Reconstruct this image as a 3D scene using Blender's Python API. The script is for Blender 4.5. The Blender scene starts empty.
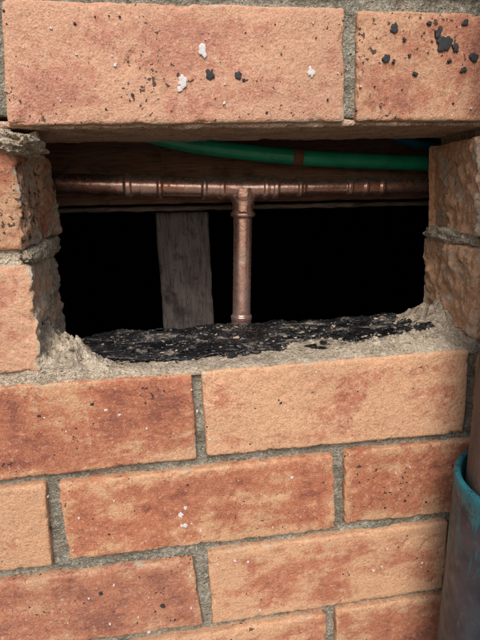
import bpy, math, random, bmesh
import numpy as np
from mathutils import Matrix, Vector
random.seed(7); rng=np.random.default_rng(7)
S=bpy.context.scene
# ------------------------------------------------------------------ numpy noise (units: mm)
def _h(i,j,k,s):
    n=(i*374761393+j*668265263+k*2147483647+s*1274126177)&0xffffffff
    n=((n^(n>>13))*1274126177)&0xffffffff
    n=((n^(n>>16))*2246822519)&0xffffffff
    return ((n^(n>>15))&0xffff)/32767.5-1.0
def vn(P,s=0):
    I=np.floor(P).astype(np.int64); f=P-I; u=f*f*(3-2*f); r=0
    for a in (0,1):
        for b in (0,1):
            for c in (0,1):
                w=(u[:,0] if a else 1-u[:,0])*(u[:,1] if b else 1-u[:,1])*(u[:,2] if c else 1-u[:,2])
                r=r+w*_h(I[:,0]+a,I[:,1]+b,I[:,2]+c,s)
    return r
RT=np.array([[.36,.48,-.8],[-.8,.6,0.],[.48,.64,.6]])
def fbm(P,scale,o=4,s=0,g=0.5):
    r=0;a=1;t=0;Q=(P@RT)/scale
    for i in range(o):
        r=r+a*vn(Q+i*17.3,s+i); t+=a; a*=g; Q=Q*2.03
    return r/t
# ------------------------------------------------------------------ node helpers
def newmat(n):
    m=bpy.data.materials.new(n); m.use_nodes=True; nt=m.node_tree; nt.nodes.clear()
    o=nt.nodes.new("ShaderNodeOutputMaterial"); b=nt.nodes.new("ShaderNodeBsdfPrincipled")
    nt.links.new(b.outputs[0],o.inputs[0]); return m,nt,b
class N:
    def __init__(s,nt): s.nt=nt; s.tc=nt.nodes.new("ShaderNodeTexCoord").outputs["Object"]
    def L(s,v,inp):
        if isinstance(v,(int,float)): inp.default_value=v
        elif isinstance(v,tuple): inp.default_value=v if len(v)==4 or inp.type=='VECTOR' else (*v,1)
        else: s.nt.links.new(v,inp)
    def m(s,op,a,b=0.0,c=0.0,clamp=False):
        n=s.nt.nodes.new("ShaderNodeMath"); n.operation=op; n.use_clamp=clamp
        s.L(a,n.inputs[0]); s.L(b,n.inputs[1]); s.L(c,n.inputs[2]); return n.outputs[0]
    def noise(s,scale,det=4,rough=.55,dist=0.,vec=None):
        n=s.nt.nodes.new("ShaderNodeTexNoise"); s.L(vec or s.tc,n.inputs["Vector"])
        n.inputs["Scale"].default_value=scale;n.inputs["Detail"].default_value=det
        n.inputs["Roughness"].default_value=rough;n.inputs["Distortion"].default_value=dist
        return n.outputs[0]
    def st(s,v,lo,hi):
        n=s.nt.nodes.new("ShaderNodeMapRange"); n.interpolation_type='SMOOTHSTEP'
        s.L(v,n.inputs[0]); n.inputs[1].default_value=lo;n.inputs[2].default_value=hi
        return n.outputs[0]
    def mr(s,v,lo,hi,a,b):
        n=s.nt.nodes.new("ShaderNodeMapRange"); s.L(v,n.inputs[0])
        for i,x in enumerate((lo,hi,a,b)): n.inputs[i+1].default_value=x
        return n.outputs[0]
    def mix(s,f,a,b,mode='MIX'):
        n=s.nt.nodes.new("ShaderNodeMix"); n.data_type='RGBA'; n.blend_type=mode
        s.L(f,n.inputs[0]); s.L(a,n.inputs[6]); s.L(b,n.inputs[7]); return n.outputs[2]
    def grey(s,v):
        n=s.nt.nodes.new("ShaderNodeCombineColor"); [s.nt.links.new(v,n.inputs[i]) for i in range(3)]; return n.outputs[0]
    def scale(s,x,y,z,vec=None):
        n=s.nt.nodes.new("ShaderNodeMapping"); s.L(vec or s.tc,n.inputs[0]); n.inputs[3].default_value=(x,y,z); return n.outputs[0]
    def attr(s,name):
        n=s.nt.nodes.new("ShaderNodeAttribute"); n.attribute_name=name
        sp=s.nt.nodes.new("ShaderNodeSeparateColor"); s.nt.links.new(n.outputs["Color"],sp.inputs[0]); return sp.outputs
    def bump(s,b,h,strength,dist,prev=None):
        n=s.nt.nodes.new("ShaderNodeBump"); n.inputs["Strength"].default_value=strength; n.inputs["Distance"].default_value=dist
        s.nt.links.new(h,n.inputs["Height"])
        s.nt.links.new(n.outputs[0],b.inputs["Normal"]); return n.outputs[0]
# ---- brick : bp=(low-frequency burn value, pink, speck gate)  ep=(edge, mortar smear, tone)
MB,nt,b=newmat("fired_brick"); q=N(nt)
A=q.attr("bp"); E=q.attr("ep")
low,pink,speck=A[0],A[1],A[2]; edge,smear,tone=E[0],E[1],E[2]
n2=q.noise(140,4,.68); n3=q.noise(640,2,.8)
v=q.m('ADD',low,q.m('MULTIPLY',q.m('SUBTRACT',n2,.5),.80))
col=q.mix(q.st(v,.34,.68),(.63,.36,.205),(.47,.180,.100))
col=q.mix(q.m('MULTIPLY',q.st(v,.66,.95),.8),col,(.25,.088,.062))
col=q.mix(q.m('MULTIPLY',pink,q.mr(n2,.3,.7,1.,.55)),col,(.57,.32,.24))
n4=q.noise(290,3,.75)
col=q.mix(q.m('MULTIPLY',q.st(n4,.55,.70),.42),col,(.74,.57,.43))
col=q.mix(q.m('MULTIPLY',q.st(n4,.45,.32),.42),col,(.28,.12,.08))
col=q.mix(1.,col,q.grey(q.mr(n3,.3,.7,.77,1.18)),'MULTIPLY')
sn=q.noise(240,2,.6)
sm=q.st(q.m('ADD',sn,speck),.70,.74); col=q.mix(q.m('MULTIPLY',sm,.85),col,(.045,.038,.034))
pit=q.st(n3,.68,.76); col=q.mix(q.m('MULTIPLY',pit,.55),col,(.09,.05,.035))
crn=q.noise(1,3,.65,0.,q.scale(70,70,34)); cr=q.m('SUBTRACT',1.,q.st(q.m('ABSOLUTE',q.m('SUBTRACT',crn,.5)),.0,.007))
cr=q.m('MULTIPLY',cr,q.st(low,.30,.55)); cr=q.m('MULTIPLY',cr,q.st(n4,.42,.49)); col=q.mix(q.m('MULTIPLY',cr,.65),col,(.12,.06,.045))
mm=q.st(q.m('ADD',smear,q.m('MULTIPLY',q.m('SUBTRACT',n2,.5),.8)),.62,.76)
col=q.mix(mm,col,q.mix(n4,(.36,.28,.195),(.68,.56,.42)))
col=q.mix(1.,col,q.grey(q.mr(tone,0.,1.,.6,1.2)),'MULTIPLY')
nt.links.new(col,b.inputs["Base Color"]); b.inputs["Roughness"].default_value=.95; b.inputs["Specular IOR Level"].default_value=0.
q.bump(b,q.m('ADD',q.m('MULTIPLY',n4,.8),q.m('MULTIPLY',n3,.35)),1.,.00165)
# ---- mortar
def mortar_mat(name,c1,c2,c3):
    M,nt,b=newmat(name); q=N(nt); a=q.noise(45,4,.65); f=q.noise(380,2,.8)
    c=q.mix(q.st(a,.35,.65),c1,c2); c=q.mix(q.st(f,.5,.66),c,c3)
    c=q.mix(q.m('MULTIPLY',q.st(f,.42,.32),.65),c,tuple(x*.35 for x in c1))
    c=q.mix(q.m('MULTIPLY',q.st(a,.52,.40),.4),c,(c1[0]*.6,c1[1]*.63,c1[2]*.6))
    nt.links.new(c,b.inputs["Base Color"]); b.inputs["Roughness"].default_value=.95; b.inputs["Specular IOR Level"].default_value=0.
    q.bump(b,f,1.,.003); return M
MM=mortar_mat("joint_mortar",(.22,.20,.155),(.31,.28,.22),(.48,.44,.36))
MS=mortar_mat("broken_mortar",(.41,.325,.235),(.51,.415,.305),(.68,.59,.46))
MU=mortar_mat("brick_dust_mortar",(.52,.34,.24),(.62,.43,.31),(.72,.56,.43))  # underside mortar, light bounced up from the sill painted into its colour
# ------------------------------------------------------------------ mesh helpers
def mkobj(name,V,F,mat,parent=None,smooth=True,attrs=None,mm=True):
    me=bpy.data.meshes.new(name); V=np.asarray(V,float)*(0.001 if mm else 1)
    me.from_pydata(V.tolist(),[],F if isinstance(F,list) else F.tolist()); me.update()
    if smooth: me.polygons.foreach_set("use_smooth",[True]*len(me.polygons))
    if attrs:
        for k,a in attrs.items():
            at=me.color_attributes.new(k,'FLOAT_COLOR','POINT'); at.data.foreach_set("color",a.astype(np.float32).ravel())
    o=bpy.data.objects.new(name,me); S.collection.objects.link(o)
    if mat: me.materials.append(mat)
    if parent: o.parent=parent
    return o
def empty(n):
    e=bpy.data.objects.new(n,None); S.collection.objects.link(e); e.empty_display_size=.05; return e
def lattice(xs,ys,zs):
    nx,ny,nz=len(xs),len(ys),len(zs)
    B=np.zeros((nx,ny,nz),bool); B[0]=B[-1]=True;B[:,0]=B[:,-1]=True;B[:,:,0]=B[:,:,-1]=True
    idx=-np.ones((nx,ny,nz),int); idx[B]=np.arange(B.sum())
    I=np.argwhere(B); P=np.stack([xs[I[:,0]],ys[I[:,1]],zs[I[:,2]]],1); F=[]
    def quad(a,flip):
        f=np.stack([a[:-1,:-1],a[1:,:-1],a[1:,1:],a[:-1,1:]],-1).reshape(-1,4)
        F.append(f[:,::-1] if flip else f)
    quad(idx[:,0,:],False);quad(idx[:,-1,:],True)
    quad(idx[0],True);quad(idx[-1],False)
    quad(idx[:,:,0],True);quad(idx[:,:,-1],False)
    return P,np.concatenate(F)
def brick_attrs(W,edge,sm,bp,tone):
    one=np.ones(len(W)); Ws=W*np.array([1,1,2.6])
    low=.46+.52*fbm(W,38,4,201,.6)+.26*fbm(Ws,20,3,205)+(bp[0]-.5)*.60-.24*edge
    gate=-.02+.20*(bp[2]-.35)+.22*fbm(W,30,3,211)
    smv=sm+.30+.46*fbm(W,16,4,215,.6)
    tn=tone+.22*fbm(W,60,3,219)
    return {"bp":np.stack([low,one*bp[1],gate,one],1),"ep":np.stack([edge,smv,tn,one],1)}
def rough_box(name,quad,y0,y1,res,mat,parent,r=2.3,amp=.7,bp=(.5,0,0),seed=0,yres=None,post=None,smear=0,tone=.66,fine=.25,chip=3.2):
    quad=np.array(quad,float) # TL TR BR BL (x,z)
    wx=(quad[1,0]-quad[0,0]+quad[2,0]-quad[3,0])/2; wz=(quad[0,1]-quad[3,1]+quad[1,1]-quad[2,1])/2; wy=y1-y0
    hx,hy,hz=wx/2,wy/2,wz/2
    nx=max(2,int(wx/res));nz=max(2,int(wz/res)); yr=yres or res*2.5; ny=max(2,int(wy/yr))
    ty=np.linspace(0,1,ny+1)**(1.5 if yr>res else 1)
    P,F=lattice(np.linspace(-hx,hx,nx+1),ty*wy-hy,np.linspace(-hz,hz,nz+1))
    P0=P.copy(); W=P+np.array([quad[:,0].mean(),(y0+y1)/2,quad[:,1].mean()])
    rv=np.clip(r*(1+.9*fbm(W,22,3,seed+3)),1.2,r*2.2)[:,None]
    H=np.array([hx,hy,hz]); Q=np.clip(P,-(H-rv),H-rv); d=P-Q; L=np.linalg.norm(d,axis=1,keepdims=True); n=d/np.maximum(L,1e-6)
    P=Q+n*rv
    disp=amp*fbm(W,16,3,seed+11)+fine*fbm(W,4.5,3,seed+19)
    disp-=np.clip(fbm(W,6,2,seed+29)-.42,0,1)*4.0*min(1,amp)
    D=H-np.abs(P0); Ds=np.sort(D,axis=1); ed2=Ds[:,1]   # distance to nearest arris
    disp-=chip*np.clip(1-ed2/6,0,1)*np.clip(fbm(W,10,4,seed+37,.6)-.08,0,1)*1.6
    P=P+n*disp[:,None]
    u=(P[:,0]/hx+1)/2; v=(P[:,2]/hz+1)/2
    X=(quad[3,0]*(1-u)+quad[2,0]*u)*(1-v)+(quad[0,0]*(1-u)+quad[1,0]*u)*v
    Z=(quad[3,1]*(1-u)+quad[2,1]*u)*(1-v)+(quad[0,1]*(1-u)+quad[1,1]*u)*v
    W=np.stack([X,P[:,1]+(y0+y1)/2,Z],1)
    e=np.minimum(hx-np.abs(P0[:,0]),hz-np.abs(P0[:,2])); edge=np.clip(1-e/13,0,1)
    sm=np.full(len(W),float(smear))+np.clip(1-e/4,0,1)*.18
    if post: W,sm=post(W,P0,H,n,sm)
    return mkobj(name,W,F,mat,parent,True,brick_attrs(W,edge,sm,bp,tone))
wall=empty("brick_wall")
def ridged(W,s,o,seed): return 1-2*np.abs(fbm(W,s,o,seed,.55))*1.6
def broken(side,amt,slope=0.,smv=.32,ks=26):
    def f(W,P0,H,n,sm):
        t=(P0[:,0]/H[0]*side+1)/2; dist=(1-t)*2*H[0]
        w=np.clip(1-dist/20,0,1)**1.3
        nz=.8*fbm(W,ks,4,77,.5)-.35*ridged(W,15,4,81)+.25*fbm(W,4,3,88,.6)
        W=W.copy(); W[:,0]+=side*w*(amt*nz); W[:,1]+=w*2.0*fbm(W,9,3,5)
        W[:,2]+=w*1.5*fbm(W,8,3,9)
        W[:,0]+=side*w*slope*(W[:,1]/110.)
        return W,sm+w*smv
    return f
def underside(smv):  # mortar residue below, its paler colour also standing in for bounced light
    def f(W,P0,H,n,sm): return W,sm+np.where(n[:,2]<-.6,smv,0)
    return f
y0=lambda:rng.uniform(-1.0,.8)
near=[
 ("T1",[(-118,256),(105,257),(108,184),(-125,182)],(.60,.60,.46),underside(.2),.74,.02),
 ("T2",[(115,256),(345,257),(345,185),(117,184)],(.66,.36,.70),underside(.2),.66,0),
 ("T0",[(-368,256),(-128,256),(-135,182),(-365,182)],(.55,.5,.4),None,.66,0),
 ("U1",[(-240,334),(-10,334),(-10,267),(-240,266)],(.4,.6,.2),None,.66,0),
 ("U2",[(0,336),(112,336),(112,268),(0,268)],(.4,.4,.2),None,.66,0),
 ("U3",[(124,338),(354,338),(354,270),(124,269)],(.5,.4,.2),None,.66,0),
 ("AL",[(-232,170),(-121,168),(-124,101),(-232,100)],(.86,.15,.92),broken(1,6,3,.10),.50,.05),
 ("BL",[(-365,88),(-123,90),(-124,10),(-365,10)],(.30,.42,.15),broken(1,6,-2,.24),.80,.03),
 ("AR",[(217,174),(335,174),(335,98),(224,96)],(.36,.10,.3),broken(-1,6,-24,.08),.72,.02),
 ("BR",[(226,86),(455,86),(455,10),(230,10)],(.34,.10,.3),broken(-1,6,-13,.08),.72,.02),
 ("R1z",[(-365,0),(-252,0),(-252,-76),(-365,-76)],(.5,.2,.2),None,.66,0),
 ("R1a",[(-242,0),(-12,-2),(-11,-77),(-242,-79)],(.84,.04,.40),None,.68,.03),
 ("R1b",[(-4,-1),(226,1),(230,-78),(-3,-76)],(.42,.14,.15),None,.76,.04),
 ("R1c",[(238,1),(465,1),(465,-78),(240,-78)],(.4,.2,.2),None,.6,0),
 ("R2a",[(-364,-86),(-133,-86),(-136,-163),(-364,-163)],(.46,.1,.15),None,.68,.02),
 ("R2b",[(-123,-87),(108,-87),(111,-163),(-122,-160)],(.84,.0,.30),None,.70,.02),
 ("R2c",[(118,-86),(346,-87),(346,-165),(120,-160)],(.84,.0,.28),None,.58,0),
 ("R3a",[(-246,-174),(-19,-175),(-13,-249),(-246,-246)],(.88,.22,.5),None,.56,.03),
 ("R3b",[(-6,-171),(224,-171),(225,-249),(-4,-249)],(.52,.08,.15),None,.68,.04),
 ("R3c",[(236,-171),(465,-171),(465,-249),(236,-249)],(.46,.12,.08),None,.66,0),
 ("R4z",[(-365,-259),(-138,-259),(-138,-334),(-365,-334)],(.5,.12,.2),None,.62,0),
 ("R4a",[(-128,-260),(105,-257),(107,-334),(-128,-334)],(.74,.1,.3),None,.62,0),
 ("R4b",[(115,-256),(345,-257),(345,-334),(117,-334)],(.76,.1,.3),None,.58,0),
]
for i,(n,quad,bp,post,tone,sm) in enumerate(near):
    big=n in("T1","T2","AL","BL","AR","BR")
    rough_box("brick_"+n.lower(),quad,y0(),110,1.5,MB,wall,amp=.9,bp=bp,seed=i*31,yres=(2.0 if big else 5),post=post,tone=tone,smear=sm)
def bed(n,x0,x1,z0,z1,res=2.0,y=6.5,post=None,mat=None,yres=6,amp=2.6):
    return rough_box("mortar_"+n,[(x0,z1),(x1,z1),(x1,z0),(x0,z0)],y,107,res,mat or MM,wall,r=2.0,amp=amp,seed=500,post=post,fine=1.1,yres=yres,chip=0)
bed("below",-372,470,-345,-5,y=7.2,amp=3.0)
bed("left",-372,-127,-5,183,post=broken(1,5,2),yres=3,mat=MS,y=4)
bed("right",232,470,-5,184,post=broken(-1,6,-16),yres=3,mat=MS,y=4)
bed("above",-372,470,187.5,345,y=6)
# bedding mortar skin still stuck under the course over the opening
rough_box("mortar_under_course",[(-150,186),(360,187),(360,182),(-150,180.5)],5.5,109,2.2,MU,wall,r=1.5,amp=1.2,seed=640,fine=.8,yres=2.2,chip=5)
def lump(n,c,s,seed,mat=MS,sub=40,amp=.45,parent=wall):
    u=np.linspace(0,2*np.pi,sub,endpoint=False);v=np.linspace(0,np.pi,sub//2+1)
    P=[];F=[]
    for a in v:
        for t in u: P.append((math.sin(a)*math.cos(t),math.sin(a)*math.sin(t),math.cos(a)))
    P=np.array(P); P=np.sign(P)*np.abs(P)**.7
    d=1+amp*fbm(P*10+seed*13,7,5,seed,.6); P=P*d[:,None]*np.array(s)+np.array(c)
    P+=np.stack([2.2*fbm(P,5,4,seed+k,.65) for k in (1,2,3)],1)
    m=sub
    for i in range(sub//2):
        for j in range(sub): F.append((i*m+j,(i+1)*m+j,(i+1)*m+(j+1)%m,i*m+(j+1)%m))
    return mkobj(n,P,F,mat,parent)
lump("bedding_lump_a",(-122,20,171),(13,32,7),3,sub=120,amp=.7)
lump("bedding_lump_b",(-140,5,176),(16,8,5),8,sub=90)
lump("bedding_lump_c",(-124,50,94),(6,50,7),5,sub=100)
lump("bedding_lump_d",(238,60,92),(8,44,7),6,sub=100)
# rest of the wall (coarser bricks), running on past the frame
FV=[];FF=[];FA=[];FE=[];cnt=0
for row in range(-8,20):
    zb=10+86*row
    if zb>=268 or zb+76<=-340: yr=[(-1565,1675)]
    else: yr=[(-1565,-372),(470,1675)]
    off=0 if row%2 else 125-240
    for k in range(-8,9):
        x0=k*240+off; x1=x0+230
        for a,b_ in yr:
            c0,c1=max(x0,a),min(x1,b_)
            if c1-c0<15: continue
            if zb+76<=-340 or zb>=345 or (c1<=-372 or c0>=470):
                P,F=lattice(np.linspace(c0,c1,9),np.array([0,3,110.]),np.linspace(zb,zb+76,5))
                P[:,1]+=rng.uniform(-1,1); FV.append(P);FF.append(F+cnt); cnt+=len(P)
                at=brick_attrs(P,np.full(len(P),.3),np.zeros(len(P)),(rng.uniform(.3,.7),rng.uniform(0,.5),rng.uniform(0,.4)),rng.uniform(.55,.75))
                FA.append(at["bp"]);FE.append(at["ep"])
mkobj("surrounding_bricks",np.concatenate(FV),np.concatenate(FF),MB,wall,False,{"bp":np.concatenate(FA),"ep":np.concatenate(FE)})
def box(name,x0,x1,y0_,y1_,z0,z1,mat,parent=None):
    P,F=lattice(np.array([x0,x1],float),np.array([y0_,y1_],float),np.array([z0,z1],float)); return mkobj(name,P,F,mat,parent,False)
box("mortar_far_left",-1570,-371,6,105,-760,1720,MM,wall)
box("mortar_far_right",469,1680,6,105,-760,1720,MM,wall)
box("mortar_far_top",-371,469,6,105,344,1720,MM,wall)
box("mortar_far_bottom",-371,469,6,105,-760,-344,MM,wall)
# ------------------------------------------------------------------ splats on the brick faces
def paintmat(n,c,rough=.6):
    M,nt,b=newmat(n); q=N(nt); nt.links.new(q.mix(q.noise(500,3,.6),tuple(x*.65 for x in c),tuple(min(1,x*1.2) for x in c)),b.inputs["Base Color"]); b.inputs["Roughness"].default_value=rough; q.bump(b,q.noise(400,3,.7),.6,.001); return M
MW=paintmat("white_paint_fleck",(.72,.68,.65)); MK=paintmat("bitumen_fleck",(.035,.033,.035),.7)
def flecks(name,L,mat):
    V=[];F=[]
    for (x,z,r,ax) in L:
        n=36; b0=len(V); V.append((x,-1.05,z)); ph=random.random()*50
        rr=[r*max(.35,1+.9*float(fbm(np.array([[math.cos(2*math.pi*i/n)*1.4+ph,math.sin(2*math.pi*i/n)*1.4,0.]]),1,3,3,.5)[0])) for i in range(n)]
        for f_,y in ((.75,-1.0),(1.,-.75),(1.02,1.5)):
            for i in range(n):
                t=2*math.pi*i/n; V.append((x+rr[i]*f_*math.cos(t),y,z+rr[i]*f_*ax*math.sin(t)))
        for i in range(n):
            j=(i+1)%n; F.append((b0,b0+1+i,b0+1+j))
            for k in (0,1): F.append((b0+1+k*n+i,b0+1+(k+1)*n+i,b0+1+(k+1)*n+j,b0+1+k*n+j))
    return mkobj(name,V,F,mat,wall,False)
wf=[(-8,210,2.6,1.2),(-10,205,1.6,1),(6,229,2.4,1.8),(82,216,2.1,1.5),(-52,219,1.3,.8),(-27,-128,2.1,1.3),(-23,-122,1.2,1),(-24,-139,2.,1),(-27,-139,1.2,1),(70,-104,1.2,.8),(18,-182,1.3,.7),(30,-185,1.,.7),(-80,-26,1.2,.7),(-70,-31,1.1,.7),(150,-214,1.1,.7),(-62,-246,1.2,.8),(40,-240,1.,1),(20,196,.9,1),(-90,240,.8,1),(-50,-45,.9,.8),(0,-60,.8,.9),(-110,-120,.9,.8)]
wf+=[(random.uniform(-140,215),z+random.uniform(-30,30),random.uniform(.35,.75),random.uniform(.6,1.2)) for z in (220,-38,-124,-210) for _ in range(14)]
flecks("white_flecks",wf,MW)
bf=[(11,215,2.4,1.2),(30,214,2.1,.9),(34,211,1.1,.9),(-42,201,1.1,.8),(-90,-20,1.5,.8),(-130,-26,1.3,.8),(-100,-197,1.6,.9),(-20,-100,.9,.9),(60,-33,1.1,.8),(-48,-220,1.8,.8),(142,245,2.9,.9),(181,236,5.2,.9),(176,243,2.4,1.3),(190,233,2.8,.8),(137,226,2.2,1.2),(143,224,1.3,1),(196,250,2.4,.8),(160,216,1.4,1),(205,228,2.6,1.1),(168,249,1.6,.8),(150,238,1.2,1),(-130,240,1.4,1),(186,225,1.5,.7),(198,219,2.6,.6),(155,228,1.0,1),(-60,192,1.,.7),(-75,243,.9,1),(50,190,1.,.8)]
bf+=[(random.uniform(-140,215),z+random.uniform(-30,30),random.uniform(.3,.7),random.uniform(.6,1.2)) for z in (220,220,-38,-124,-210) for _ in range(16)]
flecks("bitumen_flecks",bf,MK)
# ------------------------------------------------------------------ sill: mortar bed + heaps, torn bitumen damp-proof course
def gauss(X,Y,cx,cy,sx,sy): return np.exp(-((X-cx)/sx)**2-((Y-cy)/sy)**2)
def crumb(P,s=0): return .8*fbm(P,14,5,4+s,.65)+.35*np.abs(fbm(P,7,4,14+s,.65))
def sillh(P):
    x,y=P[:,0],P[:,1]
    h=2.4+1.6*fbm(P,26,4,1)+2.2*fbm(P,7,5,2,.68)
    h=h*np.clip((y+2)/9,.2,1)
    w=.70+crumb(P)
    h+=42*w*gauss(x,y,-132,34,25,38)+17*w*gauss(x,y,-104,16,18,18)+8*w*gauss(x,y,-82,12,24,12)
    h+=27*w*gauss(x,y,236,66,38,34)+11*w*gauss(x,y,182,22,45,14)+7*w*gauss(x,y,90,40,26,12)+4*w*gauss(x,y,150,16,60,10)
    return h
xs=np.arange(-136,250,1.25); ys=np.arange(1.5,109,1.25)
X,Y=np.meshgrid(xs,ys,indexing='ij'); P=np.stack([X.ravel(),Y.ravel(),0*X.ravel()],1)
Hs=sillh(P); nx,ny=X.shape; id_=np.arange(nx*ny).reshape(nx,ny)
F=np.stack([id_[:-1,:-1],id_[1:,:-1],id_[1:,1:],id_[:-1,1:]],-1).reshape(-1,4)
Pz=P.copy(); Pz[:,2]=Hs; Pz[:,0]+=1.2*fbm(P,5,3,71); Pz[:,1]+=1.6*fbm(P,6,3,72)
edgeF=id_[:,0]; edgeB=id_[:,-1]; base=len(Pz)
Sk=np.concatenate([Pz[edgeF]*[1,1,0]+[0,2.0,-4],Pz[edgeB]*[1,1,0]+[0,0,-6]])
f1=[(base+i,base+i+1,edgeF[i+1],edgeF[i]) for i in range(nx-1)]
f2=[(edgeB[i],edgeB[i+1],base+nx+i+1,base+nx+i) for i in range(nx-1)]
rub=empty("mortar_rubble")
mkobj("bed_and_heaps",np.concatenate([Pz,Sk]),F.tolist()+f1+f2,MS,rub)
MD,nt,b=newmat("torn_bitumen_felt"); q=N(nt)
a1=q.noise(1,4,.66,.4,q.scale(30,80,80)); a2=q.noise(300,2,.7)
c=q.mix(q.st(a1,.40,.60),(.008,.008,.009),(.032,.031,.031))
dust=q.st(q.m('ADD',a1,q.m('MULTIPLY',q.m('SUBTRACT',a2,.5),.35)),.57,.66)
c=q.mix(q.m('MULTIPLY',dust,.8),c,(.22,.18,.14)); c=q.mix(q.m('MULTIPLY',q.st(a2,.64,.69),.7),c,(.34,.29,.23))
nt.links.new(c,b.inputs["Base Color"]); nt.links.new(q.mr(dust,0,1,.34,.95),b.inputs["Roughness"])
q.bump(b,q.m('ADD',a1,q.m('MULTIPLY',a2,.25)),1.,.0035)
xs=np.arange(-106,226,.9); ys=np.arange(10,112,1.0)
X,Y=np.meshgrid(xs,ys,indexing='ij'); P=np.stack([X.ravel(),Y.ravel(),0*X.ravel()],1)
Ps=P*np.array([.4,1,1])
front=np.interp(P[:,0],[-104,-60,0,30,60,78,112,130,150,220],[30,16,18,24,26,40,50,32,28,34])
m=(P[:,1]-front)+20*fbm(Ps,14,5,41,.65)
mx=np.minimum(P[:,0]+102,214-P[:,0])+24*fbm(P,18,5,43,.62)
keep=(m>0)&(mx>0)&(fbm(Ps,11,5,48,.65)<.27)
lift=np.clip(np.minimum(m,mx)/4,0,1); bed_at=sillh(P)
hz=np.minimum(bed_at,13)*.7+1.2+lift*1.6+5.0*np.abs(fbm(Ps,12,4,50,.55))+1.4*fbm(Ps,4,3,52,.6)+2.5*np.clip(fbm(P,30,2,60),0,1)
P[:,2]=hz; P[:,1]+=1.8*fbm(P,5,3,75); nx,ny=X.shape; id_=np.arange(nx*ny).reshape(nx,ny)
F=np.stack([id_[:-1,:-1],id_[1:,:-1],id_[1:,1:],id_[:-1,1:]],-1).reshape(-1,4)
F=F[keep[F].all(1)]
dp=mkobj("damp_proof_course",P,F,MD); sd=dp.modifiers.new("thick",'SOLIDIFY'); sd.thickness=.0016; sd.offset=-1
def chips(name,n,mat,region,smin,smax,parent,el=.5):
    V=[];F=[]
    for _ in range(n):
        x,y=region(); h=float(sillh(np.array([[x,y,0.]]))[0]); s=random.uniform(smin,smax)*(1 if random.random()<.88 else 1.7)
        pts=np.array([(random.gauss(0,1),random.gauss(0,1),random.gauss(0,1)) for _ in range(11)]); pts/=np.linalg.norm(pts,axis=1)[:,None]
        pts*=np.array([s,s*random.uniform(el,1),s*random.uniform(.2,.5)]); a=random.gauss(0,.5)
        R=np.array([[math.cos(a),-math.sin(a),0],[math.sin(a),math.cos(a),0],[0,0,1]])
        tl=random.gauss(0,.35); R2=np.array([[1,0,0],[0,math.cos(tl),-math.sin(tl)],[0,math.sin(tl),math.cos(tl)]])
        lift=3.4 if (y>30 and abs(x-55)<140) else .6
        pts=pts@R2.T@R.T+[x,y,(h if h<9 else h*.95)+lift]
        bm=bmesh.new(); [bm.verts.new(p) for p in pts]; bmesh.ops.convex_hull(bm,input=bm.verts)
        bm.verts.index_update(); b0=len(V); V+= [tuple(v.co) for v in bm.verts]; F+=[tuple(b0+v.index for v in f.verts) for f in bm.faces]; bm.free()
    return mkobj(name,V,F,mat,parent,False)
chips("mortar_chips",120,MS,lambda:(random.uniform(-100,215),random.uniform(8,104)),.6,2.4,rub)
chips("heap_chips",150,MS,lambda:random.choice([(random.gauss(-100,12),random.gauss(22,12)),(random.gauss(205,16),random.gauss(50,16)),(random.uniform(-80,220),random.uniform(4,26))]),.6,2.2,rub)
chips("bitumen_chips",150,MD,lambda:(random.uniform(-95,205),random.uniform(20,104)),1.5,6.,rub,.22)
# ------------------------------------------------------------------ lathe helper
def lathe(name,p0,p1,prof,mat,parent,n=40,cap=True,wob=0.):
    p0,p1=Vector(p0),Vector(p1); d=(p1-p0); d.normalize()
    a=d.orthogonal().normalized(); b_=d.cross(a); V=[];F=[]
    for (s,r) in prof:
        for i in range(n):
            t=2*math.pi*i/n; V.append(tuple(p0+d*s+(a*math.cos(t)+b_*math.sin(t))*r))
    for k in range(len(prof)-1):
        for i in range(n):
            j=(i+1)%n; F.append((k*n+i,k*n+j,(k+1)*n+j,(k+1)*n+i))
    if cap: F.append(tuple(range(n))[::-1]); F.append(tuple(range((len(prof)-1)*n,len(prof)*n)))
    V=np.array(V)
    if wob: V+=wob*np.stack([fbm(V,14,2,90+k) for k in range(3)],1)
    return mkobj(name,V,F,mat,parent)
def beadprof(segs):
    pr=[]
    for s0,s1,r in segs: pr+= [(s0+.01,r),(s1-.01,r)]
    return pr
def soften(pr,L0,L1,step=.5,k=.8):
    s=np.arange(L0,L1,step); r=np.interp(s,[p[0] for p in pr],[p[1] for p in pr])
    w=np.exp(-(np.arange(-4,5)*step/k)**2); w/=w.sum(); r2=np.convolve(np.pad(r,4,mode='edge'),w,'valid'); return list(zip(s,r2))
MC,nt,b=newmat("copper_tube"); q=N(nt)
na=q.noise(60,4,.68,.5); nb=q.noise(200,3,.75)
c=q.mix(q.st(na,.36,.64),(.98,.68,.57),(.84,.45,.34))
dkk=q.st(q.m('ADD',nb,q.m('MULTIPLY',q.m('SUBTRACT',na,.5),.9)),.60,.74); c=q.mix(q.m('MULTIPLY',dkk,.7),c,(.30,.15,.11))
c=q.mix(q.m('MULTIPLY',q.st(nb,.42,.32),.5),c,(.98,.82,.75))
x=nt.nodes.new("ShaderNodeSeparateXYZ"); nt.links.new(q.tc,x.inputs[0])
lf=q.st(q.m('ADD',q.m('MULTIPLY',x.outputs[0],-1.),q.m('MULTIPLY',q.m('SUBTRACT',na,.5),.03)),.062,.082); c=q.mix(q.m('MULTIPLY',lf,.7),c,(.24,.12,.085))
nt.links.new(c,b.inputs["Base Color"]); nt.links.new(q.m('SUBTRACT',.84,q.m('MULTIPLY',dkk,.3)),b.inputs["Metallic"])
nt.links.new(q.m('ADD',q.mr(nb,.3,.7,.20,.36),q.m('MULTIPLY',dkk,.2)),b.inputs["Roughness"])
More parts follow.
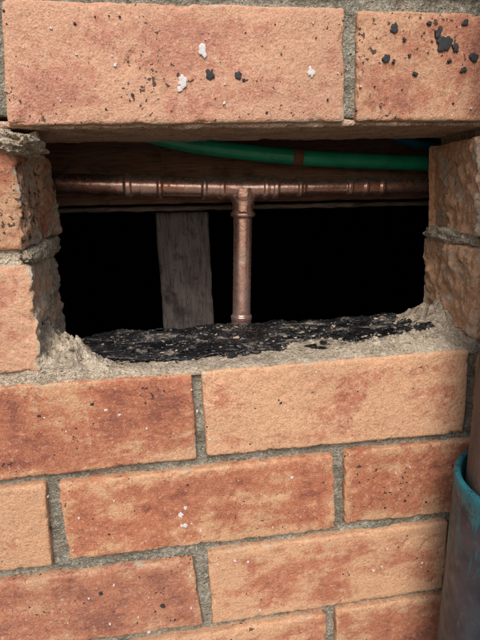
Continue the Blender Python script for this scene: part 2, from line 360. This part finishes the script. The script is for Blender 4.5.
q.bump(b,q.m('ADD',na,q.m('MULTIPLY',nb,.4)),.4,.001)
cop=empty("copper_pipe"); YP=150
pL=(-230,YP,152); pT=(57,YP,139); pR=(420,YP,136)
dl=(Vector(pT)-Vector(pL)).length
def S_(x): return (x+230)*dl/287.
segs=[(0,S_(-62),9.6),(S_(-61.5),S_(-56),12.8),(S_(-55),S_(-47),10.6),(S_(-46),S_(-30),11.0),(S_(-29.5),S_(-26),12.6),(S_(-25),S_(14),9.6),(S_(14.5),S_(18),12.8),(S_(19),S_(32),11.3),(S_(32.5),S_(36),12.2),(S_(37),dl+4,10.8)]
lathe("main_left",pL,pT,soften(beadprof(segs),0,dl+4),MC,cop,wob=.25)
dr=(Vector(pR)-Vector(pT)).length
segs=[(-4,20,10.8),(20.5,24.5,12.5),(25.5,30,10.6),(30.5,35,12.6),(36,56,8.6),(56.5,60,10.9),(61,64,9.),(65,110,7.3),(110.5,115,9.8),(116,128,8.6),(128.5,132,10.),(133,146,8.6),(146.5,150.5,9.8),(151.5,dr,7.3)]
lathe("main_right",pT,pR,soften(beadprof(segs),-4,dr),MC,cop,wob=.25)
pB=(49.5,YP,-75); db=(Vector(pB)-Vector(pT)).length
segs=[(0,9,12.5),(13,16,10.9),(17,24,10.8),(24.5,28.5,12.9),(29.5,134,9.7),(134.5,139,11.6),(140,db,10.9)]
lathe("branch_down",pT,pB,soften(beadprof(segs),0,db),MC,cop,wob=.2)
V=[];F=[];n=40
prof=[(-2,21,10.3),(4,18.5,10.6),(8,15.5,10.9),(11,13.2,11.0),(14,11.7,11.2),(18,11.0,11.0)]
for z,rx,ry in prof:
    for i in range(n):
        t_=2*math.pi*i/n; V.append((57-.02*z+rx*math.cos(t_),YP+ry*.98*math.sin(t_),139-z))
for k in range(len(prof)-1):
    for i in range(n): F.append((k*n+i,(k+1)*n+i,(k+1)*n+(i+1)%n,k*n+(i+1)%n))
mkobj("tee_shoulder",V,F,MC,cop)
# ------------------------------------------------------------------ hoses
def tube(name,pts,r,mat,parent=None):
    cu=bpy.data.curves.new(name,'CURVE'); cu.dimensions='3D'; sp=cu.splines.new('NURBS'); sp.points.add(len(pts)-1)
    for i,p in enumerate(pts): sp.points[i].co=(p[0]/1000,p[1]/1000,p[2]/1000,1)
    sp.order_u=4; sp.use_endpoint_u=True; sp.resolution_u=14; cu.bevel_depth=r/1000; cu.bevel_resolution=8; cu.use_fill_caps=True
    o=bpy.data.objects.new(name,cu); S.collection.objects.link(o); o.data.materials.append(mat)
    dg=bpy.context.evaluated_depsgraph_get(); me=bpy.data.meshes.new_from_object(o.evaluated_get(dg)); bpy.data.objects.remove(o)
    me.polygons.foreach_set("use_smooth",[True]*len(me.polygons))
    o=bpy.data.objects.new(name,me); S.collection.objects.link(o)
    if parent: o.parent=parent
    return o
def plastic(n,c,c2,rough):
    M,nt,b=newmat(n); q=N(nt); cc=q.mix(q.st(q.noise(40,5,.6),.4,.7),c,c2); d=q.st(q.noise(160,5,.7),.56,.72); cc=q.mix(q.m('MULTIPLY',d,.55),cc,(.14,.11,.08))
    nt.links.new(cc,b.inputs["Base Color"]); nt.links.new(q.mr(d,0,1,rough,.8),b.inputs["Roughness"]); return M
MG=plastic("green_plastic",(.03,.44,.25),(.02,.32,.19),.22); MBl=plastic("blue_plastic",(.03,.22,.36),(.02,.16,.28),.4)
gh=empty("green_hose")
tube("hose",[(-150,168,222),(-90,168,208),(-40,168,194),(-12,168,187),(16,167,181),(56,167,176),(118,166,169),(184,166,165),(280,166,160),(360,166,160),(440,166,165)],8.3,MG,gh)
MR=paintmat("rusty_clip",(.22,.10,.06),.7)
lathe("clip",(113,166,170),(124,166,169),[(0,9.4),(1,9.8),(9,9.8),(10,9.4)],MR,gh)
tube("blue_hose",[(228,188,196),(255,186,184),(285,184,178),(330,184,172),(430,184,172)],5.5,MBl)
# ------------------------------------------------------------------ timber
def woodmat(n,c1,c2,c3,sx,sz):
    M,nt,b=newmat(n); q=N(nt)
    g=q.noise(1,5,.65,.6,q.scale(sx,30,sz)); c=q.mix(q.st(g,.3,.7),c1,c2); c=q.mix(q.st(q.noise(30,4,.65,.4),.50,.70),c,c3)
    f=q.noise(1,4,.7,.3,q.scale(sx*4,60,sz*4)); c=q.mix(q.m('MULTIPLY',q.st(f,.5,.66),.7),c,tuple(x*.3 for x in c1))
    nt.links.new(c,b.inputs["Base Color"]); b.inputs["Roughness"].default_value=.85
    q.bump(b,q.m('ADD',g,f),1.,.003); return M
MWB=woodmat("stained_hardwood",(.30,.15,.10),(.43,.24,.165),(.15,.085,.06),9,130)
MWP=woodmat("weathered_post",(.145,.115,.10),(.24,.195,.175),(.075,.056,.05),90,14)
MWS=woodmat("packing_strip",(.18,.12,.09),(.25,.175,.13),(.09,.06,.04),9,130)
def timber(name,quad,ya,yb,mat,seed,parent=None,res=4,amp=.9): return rough_box(name,quad,ya,yb,res,mat,parent,r=2.,amp=amp,seed=seed,yres=10)
timber("timber_bearer",[(-420,230),(620,230),(620,120),(-420,126)],200,262,MWB,900)
timber("timber_packer",[(-420,124),(620,116.5),(620,111.5),(-420,119)],194,262,MWS,910,res=2.5,amp=1.6)
timber("timber_post",[(-35,114),(28,113),(36,-760),(-26,-760)],228,275,MWP,920,res=3,amp=1.6)
# ------------------------------------------------------------------ drain pipe
MDr,nt,b=newmat("painted_drain_socket"); q=N(nt)
c=q.mix(q.st(q.noise(26,4,.65,.5),.35,.68),(.018,.030,.045),(.045,.058,.075))
c=q.mix(q.m('MULTIPLY',q.st(q.noise(70,4,.7,.3),.56,.68),.6),c,(.11,.095,.085))
x=nt.nodes.new("ShaderNodeSeparateXYZ"); nt.links.new(q.tc,x.inputs[0])
zf=q.m('ADD',x.outputs[2],q.m('MULTIPLY',q.m('SUBTRACT',q.noise(1,4,.65,.2,q.scale(60,60,12)),.5),.10))
tm=q.st(zf,-.106,-.098); pt=q.st(q.noise(1,4,.65,.4,q.scale(50,50,9)),.57,.60)
tm=q.m('MAXIMUM',tm,q.m('MULTIPLY',pt,.45)); tm=q.m('MULTIPLY',tm,q.m('SUBTRACT',1.,q.st(q.noise(140,4,.7),.54,.64)))
c=q.mix(tm,c,q.mix(q.noise(60,3,.6),(.006,.10,.135),(.012,.17,.20)))
nt.links.new(c,b.inputs["Base Color"]); nt.links.new(q.mr(q.noise(90,4,.6),.3,.7,.3,.6),b.inputs["Roughness"])
q.bump(b,q.m('ADD',q.noise(80,5,.65),q.m('MULTIPLY',tm,.5)),.5,.002)
MDi,nt,b=newmat("stained_drain_tube"); q=N(nt)
c=q.mix(q.st(q.noise(1,4,.65,.4,q.scale(60,60,14)),.35,.65),(.05,.042,.038),(.12,.085,.072)); c=q.mix(q.st(q.noise(120,4,.7),.56,.68),c,(.045,.04,.036))
nt.links.new(c,b.inputs["Base Color"]); b.inputs["Roughness"].default_value=.7; q.bump(b,q.noise(150,5,.65),.6,.0015)
dr_=empty("drain_pipe")
lathe("socket",(247,-72,-84),(247,-72,-760),[(26,54.5),(2,55.5),(0.3,56.5),(0,58),(.5,60),(2,60.8),(9,60.8),(12,60.2),(40,60),(400,60),(676,60)],MDr,dr_,n=96,cap=False)
lathe("inner_pipe",(246,-72,-130),(246,-72,1500),[(0,50.5),(200,50.5),(1630,50.5)],MDi,dr_,n=96,cap=False)
# ------------------------------------------------------------------ subfloor enclosure + ground
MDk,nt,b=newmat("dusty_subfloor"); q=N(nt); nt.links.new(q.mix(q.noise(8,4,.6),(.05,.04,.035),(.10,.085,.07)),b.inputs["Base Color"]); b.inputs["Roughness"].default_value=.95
sf=empty("subfloor_enclosure")
box("floor_boards",-1560,1670,112,2900,300,322,MDk,sf)
box("rear_wall",-1560,1670,2800,2900,-760,299,MDk,sf)
box("side_wall_a",-1560,-1460,112,2799,-760,299,MDk,sf)
box("side_wall_b",1570,1670,112,2799,-760,299,MDk,sf)
MGd,nt,b=newmat("bare_soil"); q=N(nt); c=q.mix(q.st(q.noise(3,4,.65),.35,.65),(.12,.09,.065),(.20,.16,.12)); c=q.mix(q.st(q.noise(1.1,4,.7),.5,.65),c,(.07,.09,.035))
nt.links.new(c,b.inputs["Base Color"]); b.inputs["Roughness"].default_value=.95; q.bump(b,q.noise(30,4,.7),.8,.02)
mkobj("ground",[(-60,-60,-.75),(60,-60,-.75),(60,60,-.75),(-60,60,-.75)],[(0,1,2,3)],MGd,smooth=False,mm=False)
# ------------------------------------------------------------------ light
EL,AZ=math.radians(44),math.radians(192)
w=bpy.data.worlds.new("World"); S.world=w; w.use_nodes=True; nt=w.node_tree
sk=nt.nodes.new("ShaderNodeTexSky"); sk.sky_type='NISHITA'; sk.sun_disc=False; sk.sun_elevation=EL; sk.sun_rotation=AZ; sk.air_density=1.; sk.dust_density=3.; sk.ozone_density=1.2
nt.links.new(sk.outputs[0],nt.nodes["Background"].inputs[0]); nt.nodes["Background"].inputs[1].default_value=.15
sd=bpy.data.lights.new("sun",'SUN'); sd.energy=2.2; sd.angle=math.radians(26); sd.color=(1,.985,.965)
so=bpy.data.objects.new("sun",sd); S.collection.objects.link(so)
dv=Vector((math.sin(AZ)*math.cos(EL),math.cos(AZ)*math.cos(EL),math.sin(EL))); so.rotation_euler=dv.to_track_quat('Z','Y').to_euler()
# ------------------------------------------------------------------ camera
a,bb,c=-.1513,-.2627,.0228
R=Matrix.Rotation(a,3,'Z')@Matrix.Rotation(bb,3,'X')@Matrix.Rotation(c,3,'Y')
r,f,u=R.col[0],R.col[1],R.col[2]
M=Matrix(((r[0],u[0],-f[0]),(r[1],u[1],-f[1]),(r[2],u[2],-f[2]))).to_4x4(); M.translation=(-.0279,-.3641,.1389)
cd=bpy.data.cameras.new("camera"); co=bpy.data.objects.new("camera",cd); S.collection.objects.link(co); co.matrix_world=M
cd.sensor_fit='VERTICAL'; cd.sensor_height=36; cd.lens=490/640*36; cd.clip_start=.01; cd.clip_end=300; S.camera=co
S.view_settings.view_transform='Standard'; S.view_settings.look='None'; S.view_settings.exposure=0
